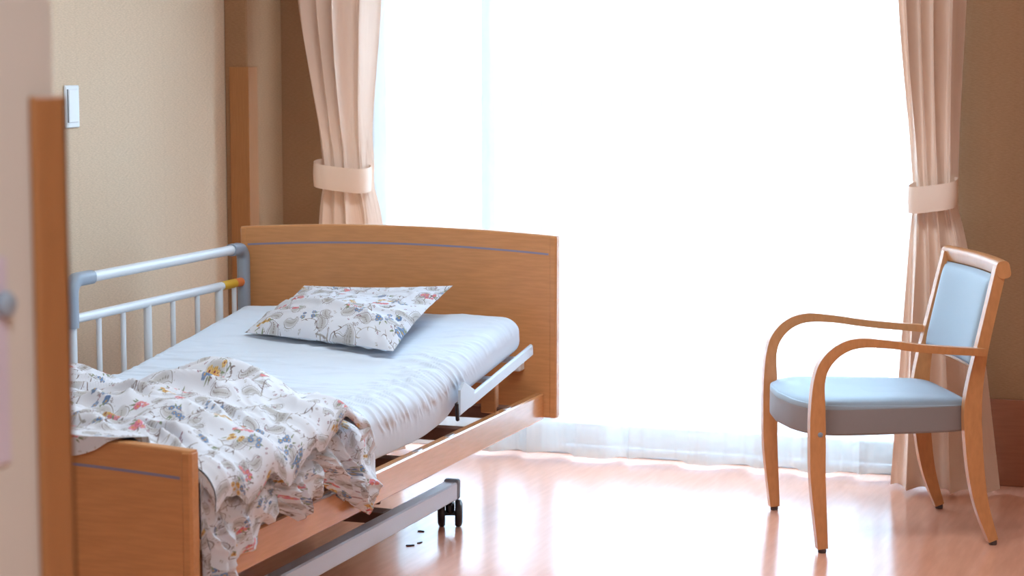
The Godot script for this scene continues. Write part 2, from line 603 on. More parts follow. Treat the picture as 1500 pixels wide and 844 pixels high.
# ---------------------------------------------------------------- window, balcony
func build_window() -> void:
	var win := Node3D.new()
	win.name = "window_1"
	win.set_meta("kind", "structure")
	win.set_meta("label", "bright sliding glass door behind the sheer curtain")
	add_child(win)
	var zf := ZW - 0.09
	var f := MB.new()
	f.box(Vector3(WX0 + 0.02, WH / 2, zf), Vector3(0.04, WH, 0.10), 0.003)
	f.box(Vector3(WX1 - 0.02, WH / 2, zf), Vector3(0.04, WH, 0.10), 0.003)
	f.box(Vector3((WX0 + WX1) / 2, WH - 0.02, zf), Vector3(WX1 - WX0 - 0.08, 0.04, 0.10), 0.003)
	f.box(Vector3((WX0 + WX1) / 2, 0.012, zf), Vector3(WX1 - WX0 - 0.08, 0.024, 0.10), 0.003)
	obj("window_frame", f, M.alu, win)
	var xs := [[WX0 + 0.04, -2.16, zf - 0.02], [-2.40, WX1 - 0.04, zf + 0.02]]
	for s in xs:
		var x0: float = s[0]
		var x1: float = s[1]
		var z: float = s[2]
		var m := MB.new()
		m.box(Vector3(x0 + 0.025, WH / 2, z), Vector3(0.05, WH - 0.07, 0.03), 0.003)
		m.box(Vector3(x1 - 0.025, WH / 2, z), Vector3(0.05, WH - 0.07, 0.03), 0.003)
		m.box(Vector3((x0 + x1) / 2, WH - 0.065, z), Vector3(x1 - x0 - 0.1, 0.05, 0.03), 0.003)
		m.box(Vector3((x0 + x1) / 2, 0.065, z), Vector3(x1 - x0 - 0.1, 0.07, 0.03), 0.003)
		var sash := obj("sash", m, M.alu, win)
		var p := MB.new()
		p.box(Vector3((x0 + x1) / 2, WH / 2 + 0.005, z), Vector3(x1 - x0 - 0.1, WH - 0.19, 0.004), 0.0005)
		obj("pane", p, M.glass, sash)
	# balcony outside
	struct("balcony_floor", slab(Vector3(-6.5, -0.12, -8.0), Vector3(2.5, -0.02, ZW - 0.15)), M.concrete)
	var r := thing("balcony_railing", "pale balcony railing seen faintly through the sheer curtain", "railing", Vector3(0, -0.02, -7.8))
	var b := MB.new()
	b.box(Vector3(-2.0, 1.14, 0), Vector3(9.0, 0.05, 0.06), 0.004)
	obj("top_rail", b, M.alu, r)
	b = MB.new()
	b.box(Vector3(-2.0, 0.82, 0), Vector3(9.0, 0.035, 0.04), 0.004)
	obj("middle_rail", b, M.alu, r)
	for x in [-5.2, -4.2, -3.2, -2.685, -2.44, -1.3, -0.3, 0.7, 1.7]:
		b = MB.new()
		b.box(Vector3(x, 0.56, 0), Vector3(0.045, 1.12, 0.045), 0.003)
		obj("post", b, M.alu, r)
	for x in [-5.7, -4.7, -3.7, -2.95, -2.56, -1.87, -0.8, 0.2, 1.2]:
		var wd: float = {-2.95: 0.46, -2.56: 0.19, -1.87: 1.08}.get(x, 0.94)
		b = MB.new()
		b.box(Vector3(x, 0.43, -0.01), Vector3(wd, 0.74, 0.012), 0.002)
		obj("panel", b, M.frosted, r)

# ---------------------------------------------------------------- curtains
func build_curtains() -> void:
	# sheer: one cloth with a doubled hem
	var fn := FastNoiseLite.new()
	fn.seed = 5
	fn.frequency = 1.0
	var sh := thing("sheer_curtain", "white sheer curtain hanging across the whole bright window", "curtain", Vector3((WX0 + WX1) / 2, 0, -6.345))
	var x0 := -2.865 - sh.position.x
	var x1 := -0.85 - sh.position.x
	var y0 := 0.018
	var hem := 0.115
	var rows := []
	var hemr := []
	var nx := 420
	for i in 15:
		var y := lerpf(y0, 2.2, i / 14.0)
		rows.append(sheer_row(fn, x0, x1, y, nx, 0.0))
	for i in 4:
		var y := lerpf(y0 - 0.002, hem, i / 3.0)
		hemr.append(sheer_row(fn, x0, x1, y, nx, -0.005))
	var mb := MB.new()
	mb.grid(rows)
	obj("cloth", mb, M.sheer, sh)
	mb = MB.new()
	mb.grid(hemr)
	obj("hem", mb, M.sheer, sh)
	# drapes
	drape("peach drape gathered in a tieback left of the window, behind the headboard", -1.0, Vector3(-2.78, 0, -6.20),
		[0.0, 0.30, 0.6, 0.80, 0.868, 0.91, 0.946, 1.05, 1.2, 1.35, 1.47, 1.8, 2.2],
		[-2.97, -2.93, -2.90, -2.885, -2.874, -2.870, -2.874, -2.885, -2.912, -2.940, -2.958, -2.985, -3.0],
		[-2.60, -2.62, -2.645, -2.672, -2.690, -2.692, -2.690, -2.697, -2.690, -2.680, -2.672, -2.65, -2.62], 4, 11)
	drape("peach drape gathered in a tieback right of the window, behind the armchair", 1.0, Vector3(-0.86, 0, -6.20),
		[0.0, 0.30, 0.6, 0.78, 0.848, 0.89, 0.926, 1.05, 1.2, 1.35, 1.47, 1.8, 2.2],
		[-1.012, -0.995, -0.978, -0.968, -0.962, -0.960, -0.964, -0.975, -0.992, -1.008, -1.018, -1.04, -1.07],
		[-0.690, -0.730, -0.775, -0.812, -0.830, -0.832, -0.831, -0.832, -0.830, -0.826, -0.823, -0.815, -0.80], 4, 23)

func sheer_row(fn: FastNoiseLite, x0: float, x1: float, y: float, nx: int, dz: float) -> PackedVector3Array:
	var r := PackedVector3Array()
	for j in nx + 1:
		var s := float(j) / nx
		var x := lerpf(x0, x1, s)
		var ph := x * TAU * 5.2 + 2.2 * fn.get_noise_2d(x * 2.0, 3.0) * 2.0 + 0.5 * fn.get_noise_2d(x * 1.5, y * 0.5)
		var a := 0.030 + 0.016 * fn.get_noise_2d(x * 3.0, 9.0)
		var z := a * sin(ph) + 0.006 * sin(ph * 2.0 + 1.0) + 0.010 * fn.get_noise_2d(x * 6.0, y * 0.7)
		r.append(Vector3(x + 0.010 * cos(ph), y + 0.004 * sin(ph * 0.5), z + dz))
	return r

func drape(label: String, side: float, at: Vector3, ys: Array, xl: Array, xr: Array, folds: int, sd: int) -> void:
	var root := thing("drape", label, "curtain", at, 0.0, "drapes beside the window")
	var fn := FastNoiseLite.new()
	fn.seed = sd
	fn.frequency = 1.0
	var tie_y: float = ys[5]
	var nx := 260
	var rows := []
	var back := []
	var hemr := []
	var ny := 64
	for i in ny + 1:
		var y := lerpf(0.012, 2.2, float(i) / ny)
		var row := PackedVector3Array()
		var hr := PackedVector3Array()
		var l := lut(ys, xl, y) - at.x
		var r := lut(ys, xr, y) - at.x
		var dy := absf(y - tie_y)
		var amp := lerpf(0.010, 0.042, smoothstep(0.0, 0.5, dy))
		for j in nx + 1:
			var s := float(j) / nx
			var wob := fn.get_noise_2d(s * 3.0, y * 0.35)
			var ph := TAU * folds * (s + 0.035 * wob + 0.05 * sin(s * 5.0 + sd)) + sd
			# rounded tubes with narrow creases between them
			var c := sin(ph)
			var z := amp * (0.85 * c + 0.30 * sin(ph * 0.5 + 1.0)) + 0.012 * wob
			z -= 0.045 * pow(absf(s - 0.5) * 2.0, 3.0) * (1.0 if side < 0 else 1.0)
			var x := lerpf(l, r, s) + 0.15 * amp * cos(ph) * (1.0 - pow(absf(s - 0.5) * 2.0, 4.0))
			z += 0.006 * fn.get_noise_2d(s * 8.0, y * 4.0) * smoothstep(0.30, 0.02, dy)
			row.append(Vector3(x, y + (0.006 * sin(ph * 0.5 + 1.0) if i == 0 else 0.0), z))
			hr.append(Vector3(x, y - 0.001, z - 0.006))
		rows.append(row)
		if y < 0.125:
			hemr.append(hr)
	var mb := MB.new()
	mb.grid(rows)
	obj("cloth", mb, M.drape, root)
	mb = MB.new()
	mb.grid(hemr)
	obj("hem", mb, M.drape, root)
	# tieback: a band round the gathered cloth
	var tb := []
	var l := lut(ys, xl, tie_y) - at.x - 0.006
	var r := lut(ys, xr, tie_y) - at.x + 0.006
	for k in 7:
		var q := k / 6.0
		var yy := lerpf(ys[4], ys[6], q)
		var ring := PackedVector3Array()
		var bul := 0.002 * sin(PI * q)
		for j in 60:
			var a := TAU * j / 60.0
			var cx := signf(cos(a)) * pow(absf(cos(a)), 0.6)
			var cz := signf(sin(a)) * pow(absf(sin(a)), 0.8)
			var x := (l + r) / 2 + ((r - l) / 2 + bul) * cx
			ring.append(Vector3(x, yy - 0.012 * cz * 0.6 + 0.010 * side * cx, 0.001 + (0.047 + bul) * cz))
		tb.append(ring)
	mb = MB.new()
	mb.grid(tb, [], true)
	obj("tieback", mb, M.drape, root)

# ---------------------------------------------------------------- bed
const BXL := -2.895
const BXR := -1.889
const BH := -5.70   # headboard front face
const BF := -3.53   # footboard inner face
func board(called: String, z: float, top: float, bottom: float, bed: Node3D, o: Vector3, face: float) -> void:
	var w := BXR - BXL
	var arch := 0.017
	var out := PackedVector2Array()
	out.append(Vector2(-w / 2, bottom))
	out.append(Vector2(w / 2, bottom))
	for i in 25:
		var s := 1.0 - i / 24.0
		var u := s * 2.0 - 1.0
		out.append(Vector2(u * w / 2, top + arch * (1.0 - u * u)))
	var mb := MB.new()
	mb.plate(Vector3((BXL + BXR) / 2, 0, z) - o, Vector3.RIGHT, Vector3.UP, out, 0.030, 0.006)
	var b := obj(called, mb, M.beech, bed)
	# inlaid line that follows the arch
	mb = MB.new()
	var rows := []
	for dy in [-0.0028, 0.0028]:
		var row := PackedVector3Array()
		for i in 41:
			var u := i / 40.0 * 2.0 - 1.0
			row.append(Vector3((BXL + BXR) / 2 + u * (w / 2 - 0.024), top - 0.053 + arch * (1.0 - u * u) + dy, z + face * 0.0154) - o)
		rows.append(row)
	mb.grid(rows)
	obj("inlay_line", mb, M.stripe, b)
	# lipped vertical edge strips
	for s in [-1.0, 1.0]:
		mb = MB.new()
		var x: float = (BXL + BXR) / 2 + s * (w / 2 - 0.011)
		mb.box(Vector3(x, (top - 0.001 + bottom) / 2, z) - o, Vector3(0.0235, top - bottom, 0.034), 0.005)
		obj("edge_strip", mb, M.beech, b)

func build_bed() -> void:
	var o := Vector3(-2.39, 0, -4.6)
	var bed := thing("adjustable_bed", "wooden care bed frame with beech headboard and castors", "bed", o)
	board("headboard", BH - 0.015, 0.779, 0.250, bed, o, 1.0)
	board("footboard", BF + 0.015, 0.549, 0.250, bed, o, 1.0)
	# side rails
	for s in [[-1.925 - 0.014, 1.0], [-2.830, -1.0]]:
		var mb := MB.new()
		mb.box(Vector3(s[0], 0.284, (BH + BF) / 2) - o, Vector3(0.028, 0.076, BF - BH - 0.004), 0.004)
		var r := obj("side_rail", mb, M.beech_z, bed)
		for z in [-5.42, -4.98, -4.76, -4.3, -3.9]:
			mb = MB.new()
			var ring := PackedVector2Array()
			for k in 20:
				ring.append(Vector2(cos(TAU * k / 20.0) * 0.007, sin(TAU * k / 20.0) * 0.030))
			mb.plate(Vector3(s[0], 0.3228, z) - o, Vector3.RIGHT, Vector3.BACK, ring, 0.002, 0.0006)
			obj("socket_plate", mb, M.chrome, r)
	# mattress deck, jointed
	var pts := deck_line()
	var seg := [[0, 1], [1, 2], [2, 3]]
	for k in seg.size():
		var a: Vector2 = pts[seg[k][0]]
		var b: Vector2 = pts[seg[k][1]]
		var d := b - a
		var basis := Basis(Vector3.RIGHT, atan2(d.y, -d.x))
		var mb := MB.new()
		var c := (a + b) / 2
		mb.box(Vector3(-2.39, c.y - 0.013, c.x) - o, Vector3(0.775, 0.024, d.length() - 0.012), 0.006, basis)
		var dk := obj("deck_section", mb, M.deck, bed)
		if k == 2:
			# raised lip of the back section and the mattress stop
			mb = MB.new()
			mb.box(Vector3(-1.938, c.y - 0.010, c.x) + basis * Vector3(0, 0, -0.125) - o, Vector3(0.012, 0.034, 0.515), 0.004, basis)
			obj("deck_lip", mb, M.deck, dk)
			for bz in [-0.30, -0.10, 0.08]:
				mb = MB.new()
				mb.box(Vector3(-1.972, c.y - 0.018, c.x) + basis * Vector3(0, 0, bz) - o, Vector3(0.066, 0.012, 0.03), 0.002, basis)
				obj("lip_bracket", mb, M.deck, dk)
			mb = MB.new()
			mb.plate(Vector3(-1.930, c.y + 0.012, c.x) + basis * Vector3(0, 0, 0.165) - o, basis * Vector3.BACK, basis * Vector3.UP, PackedVector2Array([Vector2(-0.05, -0.03), Vector2(0.062, -0.03), Vector2(0.05, 0.035), Vector2(0.02, 0.048), Vector2(-0.05, 0.008)]), 0.008, 0.002)
			obj("mattress_stop", mb, M.deck, dk)
			mb = MB.new()
			mb.box(Vector3(-1.929, c.y - 0.004, c.x) + basis * Vector3(0, 0, 0.238) - o, Vector3(0.010, 0.050, 0.010), 0.003, basis)
			obj("hinge_joint", mb, M.black, dk)
	# cross members
	for z in [-5.52, -5.16, -4.72, -4.46, -4.0, -3.62]:
		var mb := MB.new()
		mb.box(Vector3(-2.394, 0.292, z) - o, Vector3(0.895, 0.034, 0.05), 0.003)
		obj("cross_member", mb, M.brown_metal, bed)
	# upright link and mounting blocks behind the rail
	for x in [-2.02, -2.76]:
		var mb := MB.new()
		mb.box(Vector3(x, 0.335, -5.50) - o, Vector3(0.045, 0.085, 0.03), 0.003)
		obj("lift_link", mb, M.beech, bed)
	for x in [-2.0, -2.78]:
		var mb := MB.new()
		mb.box(Vector3(x, 0.405, BH + 0.02) - o, Vector3(0.03, 0.035, 0.04), 0.004)
		obj("mounting_block", mb, M.switch_white, bed)
	# lower carriage
	for x in [-2.07, -2.71]:
		var mb := MB.new()
		mb.box(Vector3(x, 0.100, -4.55) - o, Vector3(0.04, 0.050, 1.55), 0.004)
		obj("base_bar", mb, M.steel, bed)
		for s in [[-5.335, -1.0], [-3.765, 1.0]]:
			mb = MB.new()
			mb.box(Vector3(x, 0.103, s[0]) - o, Vector3(0.044, 0.056, 0.022), 0.005)
			obj("end_cap", mb, M.grey_plastic, bed)
			castor(bed, Vector3(x, 0, s[0] + s[1] * -0.016) - o)
	for z in [-4.93, -4.15]:
		var mb := MB.new()
		mb.box(Vector3(-2.39, 0.108, z) - o, Vector3(0.60, 0.03, 0.06), 0.003)
		obj("carriage_bar", mb, M.brown_metal, bed)
	for z in [-5.0, -4.25]:
		for x in [-2.2, -2.58]:
			var mb := MB.new()
			var d := Vector3(0, 0.16, 0.22 if z < -4.6 else -0.22)
			var bs := Basis(Vector3.RIGHT, -atan2(d.y, d.z))
			mb.box(Vector3(x, 0.195, z) - o, Vector3(0.02, 0.032, 0.30), 0.003, bs)
			obj("lifting_arm", mb, M.brown_metal, bed)

func castor(bed: Node3D, p: Vector3) -> void:
	var c := Node3D.new()
	c.name = "castor"
	bed.add_child(c, true)
	c.position = p
	c.rotation.y = deg_to_rad(20)
	var mb := MB.new()
	mb.box(Vector3(0, 0.056, 0), Vector3(0.024, 0.032, 0.050), 0.008)
	mb.tube(PackedVector3Array([Vector3(0, 0.06, 0), Vector3(0, 0.085, 0)]), 0.008)
	mb.tube(PackedVector3Array([Vector3(-0.03, 0.038, 0), Vector3(0.03, 0.038, 0)]), 0.007)
	obj("fork", mb, M.black, c)
	for s in [-1.0, 1.0]:
		mb = MB.new()
		mb.lathe(Vector3(s * 0.024, 0.038, 0), Vector3(s, 0, 0), PackedVector2Array([Vector2(0.0, -0.010), Vector2(0.034, -0.010), Vector2(0.0375, -0.006), Vector2(0.038, 0.0), Vector2(0.036, 0.006), Vector2(0.028, 0.010), Vector2(0.012, 0.0105), Vector2(0.0, 0.0105)]), 28)
		obj("wheel", mb, M.wheel, c)

# deck surface (z, y), from foot to head
func deck_line() -> Array:
	return [Vector2(-3.57, 0.362), Vector2(-4.35, 0.362), Vector2(-4.86, 0.362), Vector2(-5.63, 0.470)]
func deck_y(z: float) -> float:
	# softened for the mattress that bends over the joint
	var y := 0.362
	var k := 0.470 - 0.362
	var t := (-4.86 - z) / 0.77
	var soft := 0.12
	return y + k * (0.5 * (t + sqrt(t * t + soft * soft * 0.25)) if t > -0.5 else 0.5 * (t + sqrt(t * t + soft * soft * 0.25)))

# ---------------------------------------------------------------- mattress
const MXL := -2.835
const MXR := -1.955
const MT := 0.100
func mat_top(z: float) -> float:
	return deck_y(z) + MT
func build_mattress() -> void:
	var mb := MB.new()
	var fn := FastNoiseLite.new()
	fn.seed = 9
	fn.frequency = 1.0
	fn.fractal_octaves = 2
	var fr := FastNoiseLite.new()
	fr.seed = 19
	fr.frequency = 1.0
	fr.fractal_type = FastNoiseLite.FRACTAL_RIDGED
	fr.fractal_octaves = 2
	var o := Vector3(-2.39, 0.362, -4.6)
	var rows := []
	var nz := 520
	var z0 := -3.56
	var z1 := -5.60
	var w := MXR - MXL
	var prof := []   # (x from centre, height 0..MT, gather weight)
	var rr := 0.045
	for i in 7:
		var x := lerpf(-w / 2 + 0.03, w / 2 - 0.037, i / 6.0)
		prof.append([x, 0.0, 0.0, -1.0])
	prof.append([w / 2 - 0.028, 0.0, 0.0, -2.0])
	prof.append([w / 2 - 0.022, 0.0, 0.0, -2.0])
	for i in 6:
		var a := -PI / 2 + PI * 0.5 * i / 5.0
		prof.append([w / 2 - 0.02 + 0.02 * cos(a), 0.02 + 0.02 * sin(a), 0.25, -2.0 if i < 4 else 0.0])
	for i in 6:
		prof.append([w / 2, lerpf(0.032, MT - rr, i / 5.0), 0.5 + 0.5 * i / 5.0, 0.0])
	for i in range(1, 10):
		var a := PI * 0.5 * i / 9.0
		prof.append([w / 2 - rr + rr * cos(a), MT - rr + rr * sin(a), 1.0, 0.5])
	for i in range(1, 90):
		var x := lerpf(w / 2 - rr, -w / 2 + rr, i / 90.0)
		prof.append([x, MT, smoothstep(0.20, 0.02, w / 2 - x), 1.0])
	for i in 10:
		var a := PI * 0.5 + PI * 0.5 * i / 9.0
		prof.append([-w / 2 + rr + rr * cos(a), MT - rr + rr * sin(a), 0.3, 0.5])
	for i in range(1, 6):
		prof.append([-w / 2, lerpf(MT - rr, 0.0, i / 5.0), 0.0, 0.0])
	for i in nz + 1:
		var t := float(i) / nz
		var z := lerpf(z0, z1, t)
		# ends round off
		var e := minf(z0 - z, z - z1)
		var en := 1.0
		if e < 0.05:
			en = sqrt(maxf(0.0, 1.0 - pow(1.0 - e / 0.05, 2.0)))
		var base := deck_y(z)
		var slope := (deck_y(z - 0.01) - deck_y(z + 0.01)) / 0.02
		var nrm := Vector2(slope, 1.0).normalized()   # (toward +z, up)
		var ring := PackedVector3Array()
		for q in prof:
			var x: float = q[0]
			var h: float = q[1]
			var up: float = q[3]
			# corner roll at the ends: squeeze height toward the middle
			h = MT * 0.5 + (h - MT * 0.5) * lerpf(0.35, 1.0, en)
			if up == -2.0:
				h -= 0.030 * smoothstep(-5.15, -4.98, z)
			var xx: float = x * lerpf(0.965, 1.0, en)
			var X := -2.39 + xx - 0.005
			# fitted-sheet gathers near the right edge: short creases running inward and forward
			var gath: float = q[2]
			var sdist: float = (w / 2 - x) + (MT - h)
			var inward := maxf(0.0, w / 2 - x)
			var across := (z + 0.50 * inward + 0.8 * maxf(0.0, MT - h)) * 17.0
			var g1 := maxf(0.0, fr.get_noise_2d(across, inward * 5.0 + (MT - h) * 6.0) - 0.05)
			var zone := smoothstep(-4.15, -4.45, z) * smoothstep(-5.32, -5.0, z)
			var dsp := gath * g1 * 0.013 * zone * smoothstep(0.0, 0.06, h)
			# long soft creases across the top
			var cr := fr.get_noise_2d(x * 2.2, z * 9.0 + x * 1.5)
			dsp += maxf(up, 0.0) * (0.009 * maxf(0.0, cr - 0.35) + 0.003 * fn.get_noise_2d(x * 4.0, z * 6.0))
			dsp += maxf(up, 0.0) * (0.008 * exp(-pow((z + 4.62 + 0.10 * x) / 0.018, 2.0)) * smoothstep(-0.2, 0.1, x) + 0.006 * exp(-pow((z + 4.70 + 0.05 * x) / 0.012, 2.0)) * smoothstep(-0.05, 0.2, x) + 0.005 * exp(-pow((z + 4.86 - 0.12 * x) / 0.014, 2.0)) * smoothstep(0.25, 0.0, x))
			# sag of the lower side edge
			var hh := h
			if up > 0.2:
				var ny := clampf((q[1] - (MT - rr)) / rr, 0.0, 1.0)
				hh += dsp * ny
				X += 0.5 * dsp * (1.0 - ny) * signf(x)
			elif up == 0.0 and q[2] > 0.0:
				X += 0.5 * dsp
			var p2 := Vector2(z, base) + Vector2(nrm.x * 0.0, 0.0) + Vector2(nrm.x, nrm.y) * hh
			ring.append(Vector3(X, p2.y, p2.x) - o)
		rows.append(ring)
	mb.grid(rows, [], true)
	mb.fan(rows[0], Vector3.BACK)
	mb.fan(rows[-1], Vector3.FORWARD)
	var m := obj("mattress", mb, M.sheet)
	m.position = o
	tag(m, "mattress in a white fitted sheet on the bed frame", "mattress")

# ---------------------------------------------------------------- pillow
func build_pillow() -> void:
	# corners on the bed: front-left, front-right, back-right, back-left
	var fl := Vector3(-2.640, 0.528, -5.215)
	var fr := Vector3(-2.130, 0.520, -5.065)
	var br := Vector3(-2.132, 0.648, -5.505)
	var bl := Vector3(-2.605, 0.628, -5.530)
	var c := (fl + fr + br + bl) / 4
	var fn := FastNoiseLite.new()
	fn.seed = 41
	fn.frequency = 1.0
	fn.fractal_octaves = 2
	var fn2 := FastNoiseLite.new()
	fn2.seed = 44
	fn2.frequency = 1.0
	fn2.fractal_octaves = 1
	var mb := MB.new()
	var N := 72
	for side in [1.0, -1.0]:
		var P := []
		var U := []
		for i in N + 1:
			var row := PackedVector3Array()
			var ur := PackedVector2Array()
			for j in N + 1:
				var u := float(j) / N
				var v := float(i) / N
				# seams pull inward between the corners
				var pu := 0.030 * sin(PI * v) * (1.0 - 2.0 * u)
				var pv := 0.035 * sin(PI * u) * (1.0 - 2.0 * v)
				var uu := u + pu
				var vv := v + pv
				var p := fl.lerp(fr, uu).lerp(bl.lerp(br, uu), vv)
				var f := pow(maxf(0.0, 1.0 - pow(absf(2 * u - 1), 3.0)), 0.55) * pow(maxf(0.0, 1.0 - pow(absf(2 * v - 1), 3.0)), 0.55)
				# plump near the front, thin toward the propped-up back
				var h := f * (lerpf(0.060, 0.006, smoothstep(0.15, 0.95, v)) if side > 0 else 0.030)
				var rad := fn.get_noise_2d(u * 1.6 + v * 0.4, v * 2.2)
				var cre := 1.0 - absf(fn2.get_noise_2d(u * 1.3 + 7.0 - v * 0.9, v * 2.4 + u * 0.8)) * 7.0
				h += f * 0.012 * rad + f * 0.008 * maxf(0.0, cre) * (1.0 if side > 0 else 0.3)
				# the creases that run along the front third
				h += f * 0.012 * exp(-pow((v - 0.44 + 0.26 * u) / 0.045, 2.0)) * (1.0 if side > 0 else 0.0)
				h += f * 0.009 * exp(-pow((v - 0.30 - 0.10 * u) / 0.03, 2.0)) * smoothstep(0.45, 0.8, u) * (1.0 if side > 0 else 0.0)
				# gathers close to the seams
				var ed := minf(minf(u, 1 - u), minf(v, 1 - v))
				h += 0.004 * smoothstep(0.16, 0.03, ed) * sin((u * 47.0 if minf(v, 1 - v) < minf(u, 1 - u) else v * 39.0) + 5.0 * rad) * smoothstep(0.0, 0.04, ed)
				p += Vector3(0, 0.96, 0.22) * h * side
				p.y = maxf(p.y, mat_top(p.z) + (0.017 if side > 0 else 0.016))
				row.append(p - c)
				ur.append(Vector2(u * 0.95 + 0.12, v * 0.85 + 0.3))
			P.append(row)
			U.append(ur)
		mb.grid(P, U)
	var o := obj("pillow", mb, M.printed)
	o.position = c
	tag(o, "pillow in a pale paisley floral pillowcase leaning by the headboard", "pillow")

# ---------------------------------------------------------------- duvet
var DN1 := FastNoiseLite.new()
var DN2 := FastNoiseLite.new()
var DN3 := FastNoiseLite.new()
func duvet_h(x: float, z: float) -> float:
	var xs := [-2.86, -2.65, -2.45, -2.25, -2.05, -1.92]
	var zs := [-4.62, -4.5, -4.3, -4.1, -3.9, -3.7, -3.5]
	var H := [
		[0.525, 0.515, 0.500, 0.520, 0.515, 0.505],
		[0.540, 0.520, 0.505, 0.535, 0.525, 0.510],
		[0.560, 0.535, 0.515, 0.580, 0.545, 0.520],
		[0.580, 0.550, 0.535, 0.585, 0.560, 0.525],
		[0.590, 0.565, 0.550, 0.560, 0.550, 0.520],
		[0.590, 0.575, 0.565, 0.560, 0.540, 0.510],
		[0.585, 0.578, 0.572, 0.566, 0.556, 0.515]]
	var col := []
	for r in H:
		col.append(lut(xs, r, x))
	return lut(zs, col, z)
func crease(x: float, z: float) -> float:
	# long ridges: mostly across the bed on the left, fanning toward the right edge
	var lx := x + 2.30
	var lz := z + 4.0
	var a := lerpf(-0.15, 0.55, smoothstep(-2.5, -1.92, x))
	var c := cos(a)
	var s := sin(a)
	var px := lx * c + lz * s
	var pz := -lx * s + lz * c
	px += 0.05 * DN3.get_noise_2d(lx * 3.0, lz * 3.0)
	pz += 0.05 * DN3.get_noise_2d(lx * 3.0 + 9.0, lz * 3.0)
	var r := DN1.get_noise_2d(px * 1.8, pz * 5.0)
	var r2 := DN2.get_noise_2d(px * 4.5, pz * 11.0)
	var h := 0.030 * r + 0.009 * r2
	# the deep trough in front of the footboard
	var vz := lut([-2.86, -2.3, -2.1, -1.93], [-3.80, -3.745, -3.70, -3.63], x)
	h -= 0.022 * exp(-pow((z - vz) / 0.018, 2.0)) * smoothstep(-1.92, -2.05, x)
	h += 0.012 * exp(-pow((z - vz + 0.045) / 0.025, 2.0))
	return h
func build_duvet() -> void:
	DN1.seed = 12
	DN1.frequency = 0.8
	DN1.fractal_type = FastNoiseLite.FRACTAL_RIDGED
	DN1.fractal_octaves = 2
	DN3.seed = 14
	DN3.frequency = 1.0
	DN3.fractal_octaves = 1
	DN2.seed = 13
	DN2.frequency = 0.7
	DN2.fractal_type = FastNoiseLite.FRACTAL_RIDGED
	DN2.fractal_octaves = 2
	var o := Vector3(-2.35, 0.46, -4.0)
	var root := thing("duvet", "crumpled paisley floral duvet heaped over the foot of the bed", "duvet", o)
	# upper fold
	var P := []
	var U := []
	var ns := 190
	var nt := 190
	for i in nt + 1:
		var row := PackedVector3Array()
		var ur := PackedVector2Array()
		var t := lerpf(-0.12, 1.06, float(i) / nt)
		for j in ns + 1:
			var s := float(j) / ns
			var x := lerpf(-2.86, -1.94, minf(s / 0.80, 1.0))
			var far := lut([-2.86, -2.62, -2.43, -2.30, -2.15, -2.0, -1.94], [-4.60, -4.48, -4.36, -4.44, -4.40, -4.36, -4.30], x)
			var tt := clampf(t, 0.0, 1.0)
			var z := lerpf(-3.505, far, tt)
			var h := duvet_h(x, z)
			var cr := crease(x, z)
			var y := h + cr * smoothstep(-0.02, 0.10, t) - 0.008
			# round lip at the far edge
			var mt := mat_top(z) + 0.018
			if tt > 0.86:
				var q := (tt - 0.86) / 0.14
				y = mt + (y - mt) * sqrt(maxf(0.0, 1.0 - q * q))
			if t > 1.0:
				z += (t - 1.0) * 0.9
				y = mt
			# over the footboard at the left, tucked behind it at the right
			var flap := smoothstep(-2.00, -2.07, x)
			var top_line := 0.549 + 0.017 * (1.0 - pow((x + 2.392) / 0.503, 2.0))
			if t <= 0.14:
				var need := top_line + 0.008 + 0.002 * sin(x * 60.0)
				var lifted := maxf(y, need)
				y = lerpf(y, lerpf(y, lifted, flap), smoothstep(0.14, 0.05, t))
				z = lerpf(minf(z, -3.550), z, flap)
				if flap > 0.02 and t < 0.04:
					y = maxf(y, need)
			if t < 0.0:
				var k := -t / 0.12
				var hang := smoothstep(-2.03, -2.09, x)
				var dep := clampf((-2.04 - x) * 0.30, 0.0, 0.10) + 0.012
				z = lerpf(-3.550, -3.505 + 0.018 * sin(minf(k * 2.4, 1.0) * PI * 0.5), flap)
				y -= dep * maxf(0.0, k - 0.4) / 0.6 * hang
				if flap < 0.02:
					y -= 0.05 * k
			# right-hand overhang
			var X := x
			if s > 0.80:
				var q := (s - 0.80) / 0.20
				var a := q * PI * 0.62
				var drop := lut([-4.4, -4.25, -4.07, -3.83, -3.6, -3.45], [0.010, 0.030, 0.050, 0.070, 0.066, 0.060], z)
				X = -1.94 + 0.074 * sin(minf(a, PI * 0.5)) + 0.004 * cr / 0.02
				if a > PI * 0.5:
					X -= 0.010 * (a - PI * 0.5)
				y = maxf(y, 0.49) - drop * (1.0 - cos(a)) + 0.012 * sin(z * 34.0 + x * 20.0) * q
				z = minf(z, -3.548)
			row.append(Vector3(X, y, z) - o)
			ur.append(Vector2((x + (s - 0.8) * 0.9 * (1.0 if s > 0.8 else 0.0)) / 0.46, z / 0.46 + cr * 0.6 + (-t * 1.6 if t < 0.0 else 0.0)))
		P.append(row)
		U.append(ur)
	var mb := MB.new()
	mb.grid(P, U)
	obj("upper_fold", mb, M.printed, root)
	# lower layer, hanging over the side rail in pleats
	P = []
	U = []
	var nu := 260
	var nv := 70
	var zb := [-4.43, -4.41, -4.36, -4.25, -4.16, -4.09, -4.04, -3.95, -3.88, -3.82, -3.74, -3.66, -3.58, -3.52, -3.47]
	var yb := [0.33, 0.262, 0.258, 0.300, 0.345, 0.352, 0.325, 0.328, 0.345, 0.335, 0.290, 0.262, 0.235, 0.21, 0.20]
